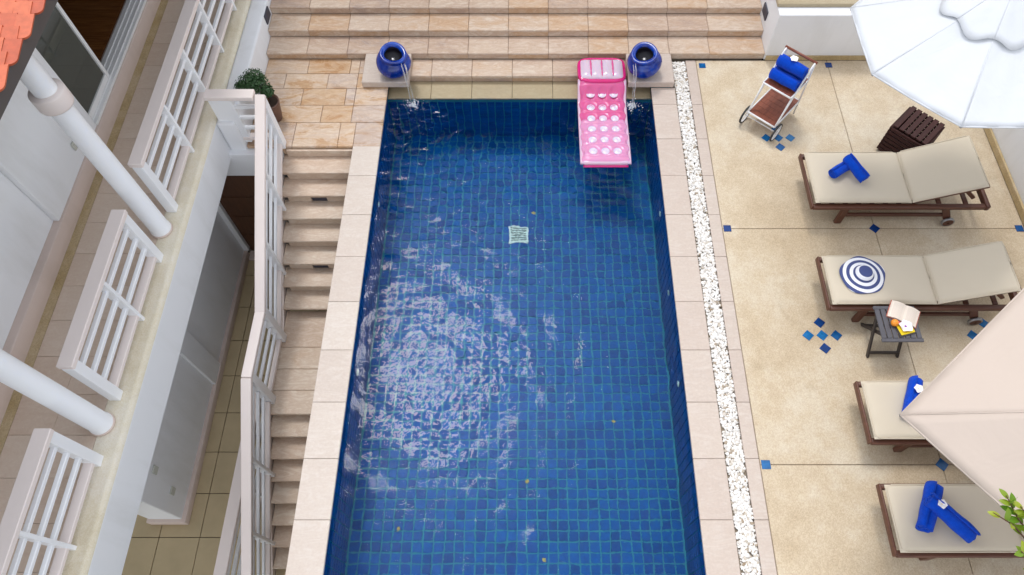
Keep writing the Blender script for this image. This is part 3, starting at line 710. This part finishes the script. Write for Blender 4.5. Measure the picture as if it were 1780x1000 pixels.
# ------------------------------------------------------------------ loungers
def cushion(name, L, w, th, parent, seed, mtx):
    q = np.random.default_rng(seed); ph = q.uniform(0, 6.28, 8); fr = q.uniform(2, 9, (8, 2))
    def f(sg):
        def g(u, v):
            if sg < 0: u = 1-u
            e = max(0, 1-abs(2*u-1)**16)**.5*max(0, 1-abs(2*v-1)**12)**.5
            z = sg*th/2*e
            if sg > 0: z += .0016*e*sum(math.sin(fr[k][0]*u*L*1.6+fr[k][1]*v+ph[k]) for k in range(8))
            return ((u-.5)*L, (v-.5)*w, z)
        return g
    o = mesh_obj(name, grid_me(44, 24, f(1)), 'cushion', parent); o.matrix_local = mtx
    mesh_obj('cushion_base', grid_me(44, 24, f(-1)), 'cushion', o)
    a, b = L/2-.004, w/2-.004; pts = []
    for k in range(60):
        t_ = 2*math.pi*k/60; c, s_ = math.cos(t_), math.sin(t_); d = (abs(c)**24+abs(s_)**24)**(1/24); pts.append((a*c/d, b*s_/d, .012))
    tube('piping', pts+[pts[0], pts[1]], .006, 'cushion', o, 6)
def lounger(label, x0, y0, y1, cush_end=.645):
    w = y1-y0; t = thing('sun_lounger', label, 'sun lounger', (x0, (y0+y1)/2, 0), 0, 'sun loungers on the patio'); hw = w/2
    L = 1.84
    for s in (-1, 1):
        box('side_rail', -.02, L, s*hw-.028, s*hw+.022 if s > 0 else s*hw+.028, .285, .338, 'teak', t, .01, 2)
        for k, (xa, xb) in enumerate(((.42, .36), (1.44, 1.56))):
            beam('leg', (xa-.06 if k == 0 else xa, s*(hw-.01), .28), (xb, s*(hw-.01), .005 if k == 0 else .07), .045, .075, 'teak', t, .006)
        wh = lathe('wheel', [(.012, -.018), (.05, -.018), (.062, -.012), (.066, 0), (.062, .012), (.05, .018), (.012, .018)], 'teak', t, (1.56, s*(hw+.032), .068), (R(90), 0, 0), 24)
        lathe('tyre', [(.055, -.016), (.067, -.014), (.069, 0), (.067, .014), (.055, .016)], 'grey_metal', wh, n=24)
        beam('stretcher', (.4, s*(hw-.012), .15), (1.5, s*(hw-.012), .15), .03, .045, 'teak', t, .005)
    box('end_board', -.042, -.021, -hw-.02, hw+.02, .28, .352, 'teak', t, .008, 2)
    box('end_board', L-.002, L+.05, -hw-.03, hw+.03, .275, .35, 'teak', t, .014, 2)
    for k in list(range(7))+[9, 11]: box('slat', .02+k*.145, .07+k*.145, -hw+.03, hw-.03, .315, .335, 'teak', t, .003)
    cushion('seat_cushion', 1.04, w, .074, t, int(y0*100), Matrix.Translation((.505, 0, .385)))
    a0 = Vector((1.035, 0, .375)); a1 = Vector((1.035+cush_end, 0, .375+.285)); d = (a1-a0).normalized(); nn = Vector((-d.z, 0, d.x))
    mm = Matrix((d, Vector((0, 1, 0)), nn)).transposed().to_4x4(); mm.translation = (a0+a1)/2+nn*.012; cushion('back_cushion', (a1-a0).length, w, .072, t, int(y0*77), mm)
    beam('backrest_frame', a0-nn*.045, a1-nn*.045+d*.02, w-.05, .03, 'teak', t, .006)
    for s in (-1, 1):
        p = a0+(a1-a0)*.72-nn*.06; beam('prop', (p.x, s*(hw-.10), p.z), (p.x+.2, s*(hw-.10), .34), .03, .04, 'teak', t, .004)
    return t
lounger('wide teak sun lounger with beige cushion beside the dark slatted box', 3.085, 4.405, 5.095, .66)
lounger('teak sun lounger with the striped sun hat on its beige cushion', 3.01, 3.175, 3.735)
lounger('beige cushioned lounger half under the beige parasol holding one rolled towel', 3.10, 1.815, 2.365)
lounger('beige cushioned lounger with crossed towels beside the beige parasol edge', 3.085, .856, 1.414)

# ------------------------------------------------------------------ towels and flowers
def towel_roll(name, label, p, ang, L=.27, r=.05, tilt=0, group='blue rolled towels', turns=3.2, roll=0):
    o = bpy.data.objects.new(name, towel_me(L, r, turns, roll)); link(o); o.location = p; o.rotation_euler = (0, tilt, ang)
    return tag(o, label, 'towel', group)
def towel_me(L, r, turns, roll):
    n = 54; m = 10; prof = []
    for k in range(n+1): q = k/n; a = roll+2*math.pi*turns*q; rad = .010+(r-.010-.0)*q; prof.append((rad, a))
    th = (r-.01)/turns*.82; bm = bmesh.new(); rings = []
    for j in range(m+1):
        x = (j/m-.5)*L; ring = []
        e = 1 if 0 < j < m else .985
        for rad, a in prof: rad = rad*(1+.035*math.sin(31*x+a*1.5+roll)+.03*math.sin(13*x+roll)); ring.append(bm.verts.new((x+.009*math.sin(a*1.3+rad*90)*(1 if j in (0, m) else 0), rad*e*math.cos(a)*(1+.03*math.sin(9*x+a)), rad*e*math.sin(a)*(1-.05*math.cos(2*a)))))
        for rad, a in prof[::-1]:
            q = max(.003, rad*e-th); ring.append(bm.verts.new((x, q*math.cos(a), q*math.sin(a))))
        rings.append(ring)
    K = len(rings[0])
    for a, b in zip(rings, rings[1:]):
        for k in range(K): bm.faces.new((a[k], a[(k+1) % K], b[(k+1) % K], b[k]))
    for ring in (rings[0], rings[-1]):
        for k in range(n): bm.faces.new((ring[k], ring[k+1], ring[K-2-k], ring[K-1-k]))
    bmesh.ops.recalc_face_normals(bm, faces=bm.faces); me = bm_done(bm, True); me.materials.append(M['towel_blue']); return me
CZ = .421
towel_roll('rolled_towel', 'lower blue rolled towel on the wide lounger by the slatted box', (3.40, 4.79, CZ+.066), R(33), .29, .066)
towel_roll('rolled_towel', 'upper blue rolled towel propped across another on the wide lounger', (3.515, 4.755, CZ+.115), R(-56), .31, .066, R(14))
towel_roll('rolled_towel', 'single blue rolled towel on the lounger under the beige parasol', (3.47, 2.17, CZ+.068), R(62), .40, .068, R(4))
towel_roll('rolled_towel', 'lower blue rolled towel of the crossed pair by the parasol edge', (3.355, 1.20, CZ+.08), R(62), .40, .080)
towel_roll('rolled_towel', 'upper blue rolled towel of the crossed pair by the parasol edge', (3.475, 1.105, CZ+.12), R(-42), .44, .076, R(12))
def flower(label, p, s=.03, rot=0, tilt=(0, 0), mat='petal_white', core='petal_yellow', group='white flowers'):
    t = thing('flower', label, 'flower', p, 0, group); t.rotation_euler = (tilt[0], tilt[1], rot)
    for k in range(5):
        a = 2*math.pi*k/5
        def f(u, v, a=a):
            l = v*s; w = s*.58*math.sin(math.pi*min(1, .15+v*.85))*(u-.5)*2*1.0
            z = .25*l+.12*s*(u-.5)+.15*s*math.sin(v*3)
            return (l*math.cos(a)-w*math.sin(a), l*math.sin(a)+w*math.cos(a), z+.002)
        mesh_obj('petal', grid_me(4, 5, f), mat, t)
    lathe('centre', [(0, .007), (.004, .006), (.006, .001)], core, t, n=10)
    return t
flower('small white flower on the towels of the wide lounger', (3.46, 4.87, CZ+.135), .034, .3, (R(25), 0))
flower('white flower on the single towel under the beige parasol', (3.50, 2.225, CZ+.139), .045, .5)
flower('white flower on the crossed towels by the parasol edge', (3.385, 1.20, CZ+.205), .042, .9)

# ------------------------------------------------------------------ striped hat
ht = thing('sun_hat', 'navy and white striped wide brim sun hat on the lounger', 'hat', (3.345, 3.485, CZ+.003))
ang = lambda a: .0
def hatw(a, r, z): return (.010*math.sin(2*a+.6)+.007*math.sin(5*a))*(r/.22)**3
bm_prof = [(.222, .004), (.20, .010), (.17, .016), (.14, .021), (.115, .026), (.098, .030)]
lathe('brim', bm_prof, 'hat_stripe', ht, n=64, wob=hatw)
lathe('brim_underside', [(.222, .003), (.17, .012), (.115, .020)], 'hat_stripe', ht, n=64, wob=hatw)
lathe('crown', [(.098, .030), (.090, .045), (.083, .064), (.073, .078), (.06, .085), (.035, .086), (0, .084)], 'hat_stripe', ht, n=48)

# ------------------------------------------------------------------ side table and its things
tb = thing('folding_table', 'charcoal slatted folding side table in front of the lounger', 'side table', (3.555, 2.935, 0))
TZ = .45; hx, hy = .20, .19
for k in range(7): box('slat', -hx+.006+k*.0563, -hx+.052+k*.0563, -hy+.036, hy-.036, TZ-.018, TZ, 'charcoal_paint', tb, .003)
for s in (-1, 1): box('top_rail', -hx, hx, s*hy-.018-.017*s, s*hy+.018-.017*s, TZ-.022, TZ-.001, 'charcoal_paint', tb, .004)
for s in (-1, 1):
    beam('leg', (s*.15, -.16, .0), (s*.15, .15, TZ-.02), .022, .034, 'brown_paint', tb, .003)
    beam('leg', (s*.122, .21, .0), (s*.122, -.14, TZ-.02), .022, .034, 'brown_paint', tb, .003)
beam('stretcher', (-.15, -.13, .045), (.15, -.13, .045), .022, .034, 'brown_paint', tb, .003); beam('stretcher', (-.12, .17, .05), (.12, .17, .05), .022, .034, 'brown_paint', tb, .003)
bk = thing('open_book', 'open book with cream pages lying on the folding table', 'book', (3.625, 3.035, TZ+.001), R(-28))
bk.scale = (1.15, 1.15, 1.1)
box('cover', -.125, .125, -.088, .088, .0, .004, 'book_cover', bk, .001)
for s in (-1, 1):
    def f(u, v, s=s): x = s*u*.118; return (x if s > 0 else x, (v-.5)*.168, .005+.020*math.sin(math.pi*min(1, .12+u*.9))**.7+.002*(1-u))
    mesh_obj('pages', grid_me(14, 2, f), 'page', bk)
    box('page_edges', *(sorted((s*.004, s*.117))), -.083, .083, .0042, .0115, 'page', bk, .001)
tag(box('napkin_tray', -.088, .088, -.066, .066, 0, .006, 'black_lacquer', None, .002), 'small black lacquer tray on the folding table', 'tray').location = (3.60, 2.87, TZ+.004)
bpy.data.objects['napkin_tray'].rotation_euler = (0, 0, R(15))
nk = tag(mesh_obj('napkin', box_me(.145, .105, .008, .003), 'yellow_cloth', None, (3.602, 2.871, TZ+.012), (0, 0, R(15))), 'folded yellow napkin on the black tray', 'napkin')
bt = tag(lathe('orange', [(0, .001), (.014, .002), (.030, .013), (.036, .030), (.034, .046), (.022, .061), (.006, .066), (0, .064)], 'orange_peel', None, (3.50, 2.925, TZ+.001), n=28), 'whole orange on the folding side table', 'fruit')
flower('white orchid with purple centre on the yellow napkin', (3.60, 2.892, TZ+.017), .07, .4, (0, 0), 'petal_white', 'petal_purple', None)
for o in list(bpy.data.objects):
    if o.name.startswith('centre') and o.data.materials[0].name == 'petal_purple': o.scale = (2.6, 2.6, 1.6)
flower('small red pink blossom between the orange and the orchid', (3.548, 2.94, TZ+.004), .02, .1, (0, 0), 'petal_pink', 'petal_yellow', None)

# ------------------------------------------------------------------ towel trolley
tr = thing('towel_trolley', 'white framed two tier wooden trolley carrying blue towels', 'trolley', (2.745, 5.735, 0), R(48))
# local x: from wheels (0) to handle; y across
hw = .185
for s in (-1, 1):
    y = s*hw
    tube('frame_tube', [(.0, y, .22), (.10, y, .40), (.24, y, .62), (.42, y, .86), (.47, y, .89)], .011, 'white_metal', tr)
    tube('back_leg', [(.47, y, .89), (.50, y, .60), (.54, y, .02)], .010, 'white_metal', tr)
    tube('shelf_tube', [(.0, y, .225), (.55, y, .225)], .009, 'white_metal', tr)
    tube('shelf_tube', [(.13, y, .60), (.52, y, .60)], .009, 'white_metal', tr)
    tube('strut', [(.02, y, .235), (.16, y, .59)], .008, 'white_metal', tr)
    wh = lathe('wheel', [(.102, -.010), (.114, -.012), (.119, 0), (.114, .012), (.102, .010), (.10, 0), (.102, -.010)], 'rubber', tr, (.04, s*(hw+.03), .12), (R(90), 0, 0), 36)
    lathe('rim', [(.095, -.007), (.102, -.009), (.102, .009), (.095, .007), (.095, -.007)], 'white_metal', wh, n=36)
    bm = bmesh.new()
    for k in range(8): tube_bm(bm, [(0, 0, 0), (.098*math.cos(k*math.pi/4), .098*math.sin(k*math.pi/4), 0)], .0035, 6)
    mesh_obj('spokes', bm_done(bm), 'white_metal', wh)
tube('grip', [(.47, -hw-.02, .89), (.47, hw+.02, .89)], .015, 'trolley_wood', tr)
tube('axle', [(.04, -hw-.03, .12), (.04, hw+.03, .12)], .007, 'white_metal', tr)
for (x0, x1, z) in ((.0, .55, .225), (.13, .52, .60)):
    k = 9; dw_ = (2*hw-.02)/k
    bx = (x1-x0)/7
    for i in range(7): box('shelf_slat', x0+i*bx+.001, x0+(i+1)*bx-.001, -hw+.01, hw-.01, z-.006, z+.006, 'trolley_wood', tr, .002)
    for xx in (x0-.006, x1+.006): tube('shelf_edge', [(xx, -hw, z), (xx, hw, z)], .011, 'white_metal', tr)
ca, sa = math.cos(R(48)), math.sin(R(48))
def tl(x, y, z): return (2.745+x*ca-y*sa, 5.735+x*sa+y*ca, z)
towel_roll('rolled_towel', 'lower blue towel roll beside the shelf edge of the trolley', tl(.25, 0, .688), R(138), .335, .080)
towel_roll('rolled_towel', 'blue towel roll at the handle side of the trolley shelf', tl(.40, 0, .686), R(138), .335, .078)
towel_roll('rolled_towel', 'top blue towel roll of the trolley stack holding a flower', tl(.335, 0, .818), R(138), .335, .082)
flower('white flower on top of the trolley towels', tl(.335, .02, .902), .05, .2)

# ------------------------------------------------------------------ dark slatted box
sb = thing('slatted_box', 'dark brown slatted wooden box beside the wide lounger', 'box', (4.44, 5.455, 0), R(45)); q = .215
for k in range(7):
    z = .03+k*.056
    for s in (-1, 1):
        box('slat', -q, q, s*q-.012, s*q+.012, z, z+.042, 'dark_slat', sb, .004); box('slat', s*q-.011, s*q+.011, -q+.014, q-.014, z, z+.042, 'dark_slat', sb, .004)
for s in (-1, 1):
    for r_ in (-1, 1): box('corner_post', s*(q-.035)-.018, s*(q-.035)+.018, r_*(q-.035)-.018, r_*(q-.035)+.018, .0, .42, 'dark_slat', sb, .003)
for k in range(6): box('top_slat', -q+.004, q-.004, -q+.006+k*.0715, -q+.062+k*.0715, .424, .442, 'dark_slat', sb, .003)

# ------------------------------------------------------------------ parasols
def canopy(t, cxy, ring, apex, mat, sag=.03, lo=0.0, hi=1.0):
    A = Vector(apex); n = len(ring)
    for k in range(n):
        a, b = Vector(ring[k]), Vector(ring[(k+1) % n])
        def f(u, v):
            v2 = lo+(hi-lo)*v; e = a.lerp(b, u); p = A.lerp(e, v2); s = math.sin(math.pi*u)*v2
            return (p.x, p.y, p.z-sag*s*math.sin(math.pi*min(1, v2*.8+.1))+.005*v2*math.sin(math.pi*u)*math.sin(17*u+5*v2+k*2.1)+.004*math.sin(math.pi*u)*math.sin(11*v2+k+7*u)*v2)
        o = mesh_obj('panel', grid_me(26, 22, f), mat, t); md = o.modifiers.new('cloth', 'SOLIDIFY'); md.thickness = .004
def parasol(label, centre, ring, apex, mat, vent, mast, arm_z):
    t = thing('cantilever_parasol', label, 'parasol', (mast[0], mast[1], 0), 0, 'cantilever parasols'); o0 = Vector((mast[0], mast[1], 0))
    ring = [Vector(p)-o0 for p in ring]; A = Vector(apex)-o0
    canopy(t, None, ring, A, mat, .035)
    for k in range(len(ring)): tube('hem', [ring[k].lerp(ring[(k+1) % len(ring)], q)+Vector((0, 0, -.004-.010*math.sin(math.pi*q))) for q in np.linspace(0, 1, 14)], .008, mat, t, 6)
    for p in ring:
        q0, q1 = A.lerp(p, .03), p
        tube('seam', [q0+Vector((0, 0, .001)), q1+Vector((0, 0, .001))], .006, mat, t, 6)
        tube('rib', [A+Vector((0, 0, -.06)), p+Vector((0, 0, -.018))], .010, 'grey_metal', t, 8)
    if vent:
        vr = []; n = len(ring)
        A2 = A+Vector((0, 0, .05))
        for k in range(n):
            a, b = ring[k], ring[(k+1) % n]
            def f(u, v):
                e = a.lerp(b, u); p = A.lerp(e, vent*v*(1-.06*math.cos(2*math.pi*u)*v+.05*math.sin(math.pi*u))); lift = .05*(1-v)+.016+.005*math.cos(2*math.pi*u)*v+.004*math.sin(4*math.pi*u+k)*v
                return (p.x, p.y, p.z+lift)
            o = mesh_obj('vent_flap', grid_me(14, 8, f), mat, t); md = o.modifiers.new('cloth', 'SOLIDIFY'); md.thickness = .004
    lathe('finial', [(0, .13), (.03, .12), (.035, .08), (.02, .04), (.02, -.1)], 'white_metal', t, A, n=16)
    top = Vector((0, 0, arm_z)); tube('arm', [A+Vector((0, 0, .1)), A.lerp(top, .5)+Vector((0, 0, .12)), top], .03, 'white_metal', t)
    tube('mast', [(0, 0, .06), top+Vector((0, 0, .1))], .035, 'white_metal', t, 16)
    box('base_plate', -.2, .2, -.2, .2, .002, .06, 'grey_metal', t, .01)
    return t
UC = (3.81, 4.735); UR = 1.05
parasol('white octagonal parasol spread over the head of the wide lounger', UC, [(UC[0]+UR*math.cos(R(22.5+45*k)), UC[1]+UR*math.sin(R(22.5+45*k)), 2.3) for k in range(8)], (UC[0], UC[1], 2.84), 'canvas_white', .42, (5.25, 6.45), 3.1)
C2 = Vector((2.43, 1.47, 2.1)); dr2 = Vector((math.cos(R(-5.3)), math.sin(R(-5.3)), 0)); ctr = C2+dr2*1.72; pr2 = Vector((-dr2.y, dr2.x, 0))
parasol('beige square parasol whose corner reaches over two loungers', ctr, [C2, ctr-pr2*1.72, ctr+dr2*1.72, ctr+pr2*1.72], (ctr.x, ctr.y, 2.72), 'canvas_beige', .0, (5.25, 2.55), 3.0)

# ------------------------------------------------------------------ leafy branch in front, fallen leaves
br = thing('leafy_shrub', 'bright green leafy shoots rising beside the beige parasol', 'shrub', (3.75, .25, 0))
def leaf_me(l, w):
    def f(u, v): x = (u-.5)*2*w*math.sin(math.pi*min(1, .12+.88*v))**.8; return (x, v*l, .10*l*math.sin(v*2.4)+.12*abs(x))
    return grid_me(4, 7, f)
lm = [leaf_me(.085, .020), leaf_me(.065, .017)]
for m in lm: m.materials.append(M['young_leaf'])
def shoot(pts, seed, nl):
    rs = random.Random(seed); pts = [Vector(p)-Vector((3.75, .25, 0)) for p in pts]
    tube('stem', pts, [.009-.006*i/(len(pts)-1) for i in range(len(pts))], 'door_wood', br, 6)
    a, b = pts[-3], pts[-1]
    for k in range(nl):
        q = k/nl; p = (pts[-3].lerp(pts[-2], q*2) if q < .5 else pts[-2].lerp(pts[-1], q*2-1)); d = (b-a).normalized()
        az = k*2.4+rs.uniform(-.4, .4); side = d.orthogonal().normalized(); side.rotate(Quaternion(d, az)); dirv = (d*.75+side*.8).normalized()
        o = mesh_obj('leaf', lm[k % 2], None, br, p); o.rotation_mode = 'QUATERNION'; o.rotation_quaternion = dirv.to_track_quat('Y', 'Z')
shoot([(3.75, .25, .2), (3.5, .40, 1.6), (2.92, .62, 2.30), (2.75, .74, 2.44), (2.67, .86, 2.52)], 1, 16)
shoot([(3.75, .25, .2), (3.5, .40, 1.7), (3.00, .62, 2.32), (2.82, .72, 2.44), (2.73, .80, 2.52)], 2, 16)
shoot([(3.75, .25, .2), (3.4, .42, 1.6), (2.92, .60, 2.25), (2.72, .72, 2.42), (2.58, .77, 2.50)], 3, 6)
shoot([(3.75, .25, .2), (3.45, .38, 1.6), (2.90, .50, 2.2), (2.76, .54, 2.40), (2.68, .57, 2.48)], 5, 10)
dl = leaf_me(.05, .018); dl.materials.append(M['dead_leaf'])
for x, y, lbl in ((.02, 5.13, 'tiny yellow leaf on the pool floor near the drain cover'), (-.05, 1.75, 'tiny yellow leaf on the pool floor lying alone'), (.15, .95, 'tiny yellow leaf on the pool floor close to another'), (-1.35, 1.25, 'tiny yellow leaf on the pool floor by the stair side wall'), (.9, 2.4, 'tiny yellow leaf on the pool floor toward the pebble side')):
    tag(mesh_obj('fallen_leaf', dl, None, None, (x, y, FZ+.006), (0, 0, random.uniform(0, 6))), lbl, 'leaf', 'leaves in the pool')

# ------------------------------------------------------------------ out-of-view trees added beyond the terrace to darken the far-end pool reflection
def tree(x, y, hgt, rad, label, seed):
    t = thing('reflection_tree', label, 'tree', (x, y, zs[5]-.05), 0, 'trees added for the pool reflection'); rs = random.Random(seed)
    tube('trunk', [(0, 0, 0), (.1, .05, hgt*.25), (-.05, .1, hgt*.5), (.05, 0, hgt*.8)], [.28, .22, .17, .06], 'brown_paint', t, 12)
    bl = []
    for k in range(26):
        a = rs.uniform(0, 6.28); q = rs.uniform(.22, 1); r_ = rad*rs.uniform(.2, .85)*math.sin(math.pi*min(1, q*.8+.15)); c = (r_*math.cos(a), r_*math.sin(a), hgt*q*.93)
        bl.append((c, (rad*.42, rad*.42, hgt*.09)))
        if k % 3 == 0: tube('limb', [(0, .05, hgt*q*.55), (c[0]*.5, c[1]*.5, hgt*q*.75), c], [.09, .06, .02], 'brown_paint', t, 8)
    mesh_obj('crown', leafcloud(9000, bl, .26), 'leaf_green', t)
tree(-2.6, 13.2, 10.2, 2.6, 'out-of-view tree added beyond the steps to darken the reflection on the house side', 1)
tree(.9, 13.8, 10.8, 2.7, 'out-of-view tree added beyond the steps to darken the reflection in mid pool', 2)
tree(4.2, 12.6, 11.2, 2.7, 'out-of-view tree added beyond the garden wall to darken the pebble side reflection', 3)
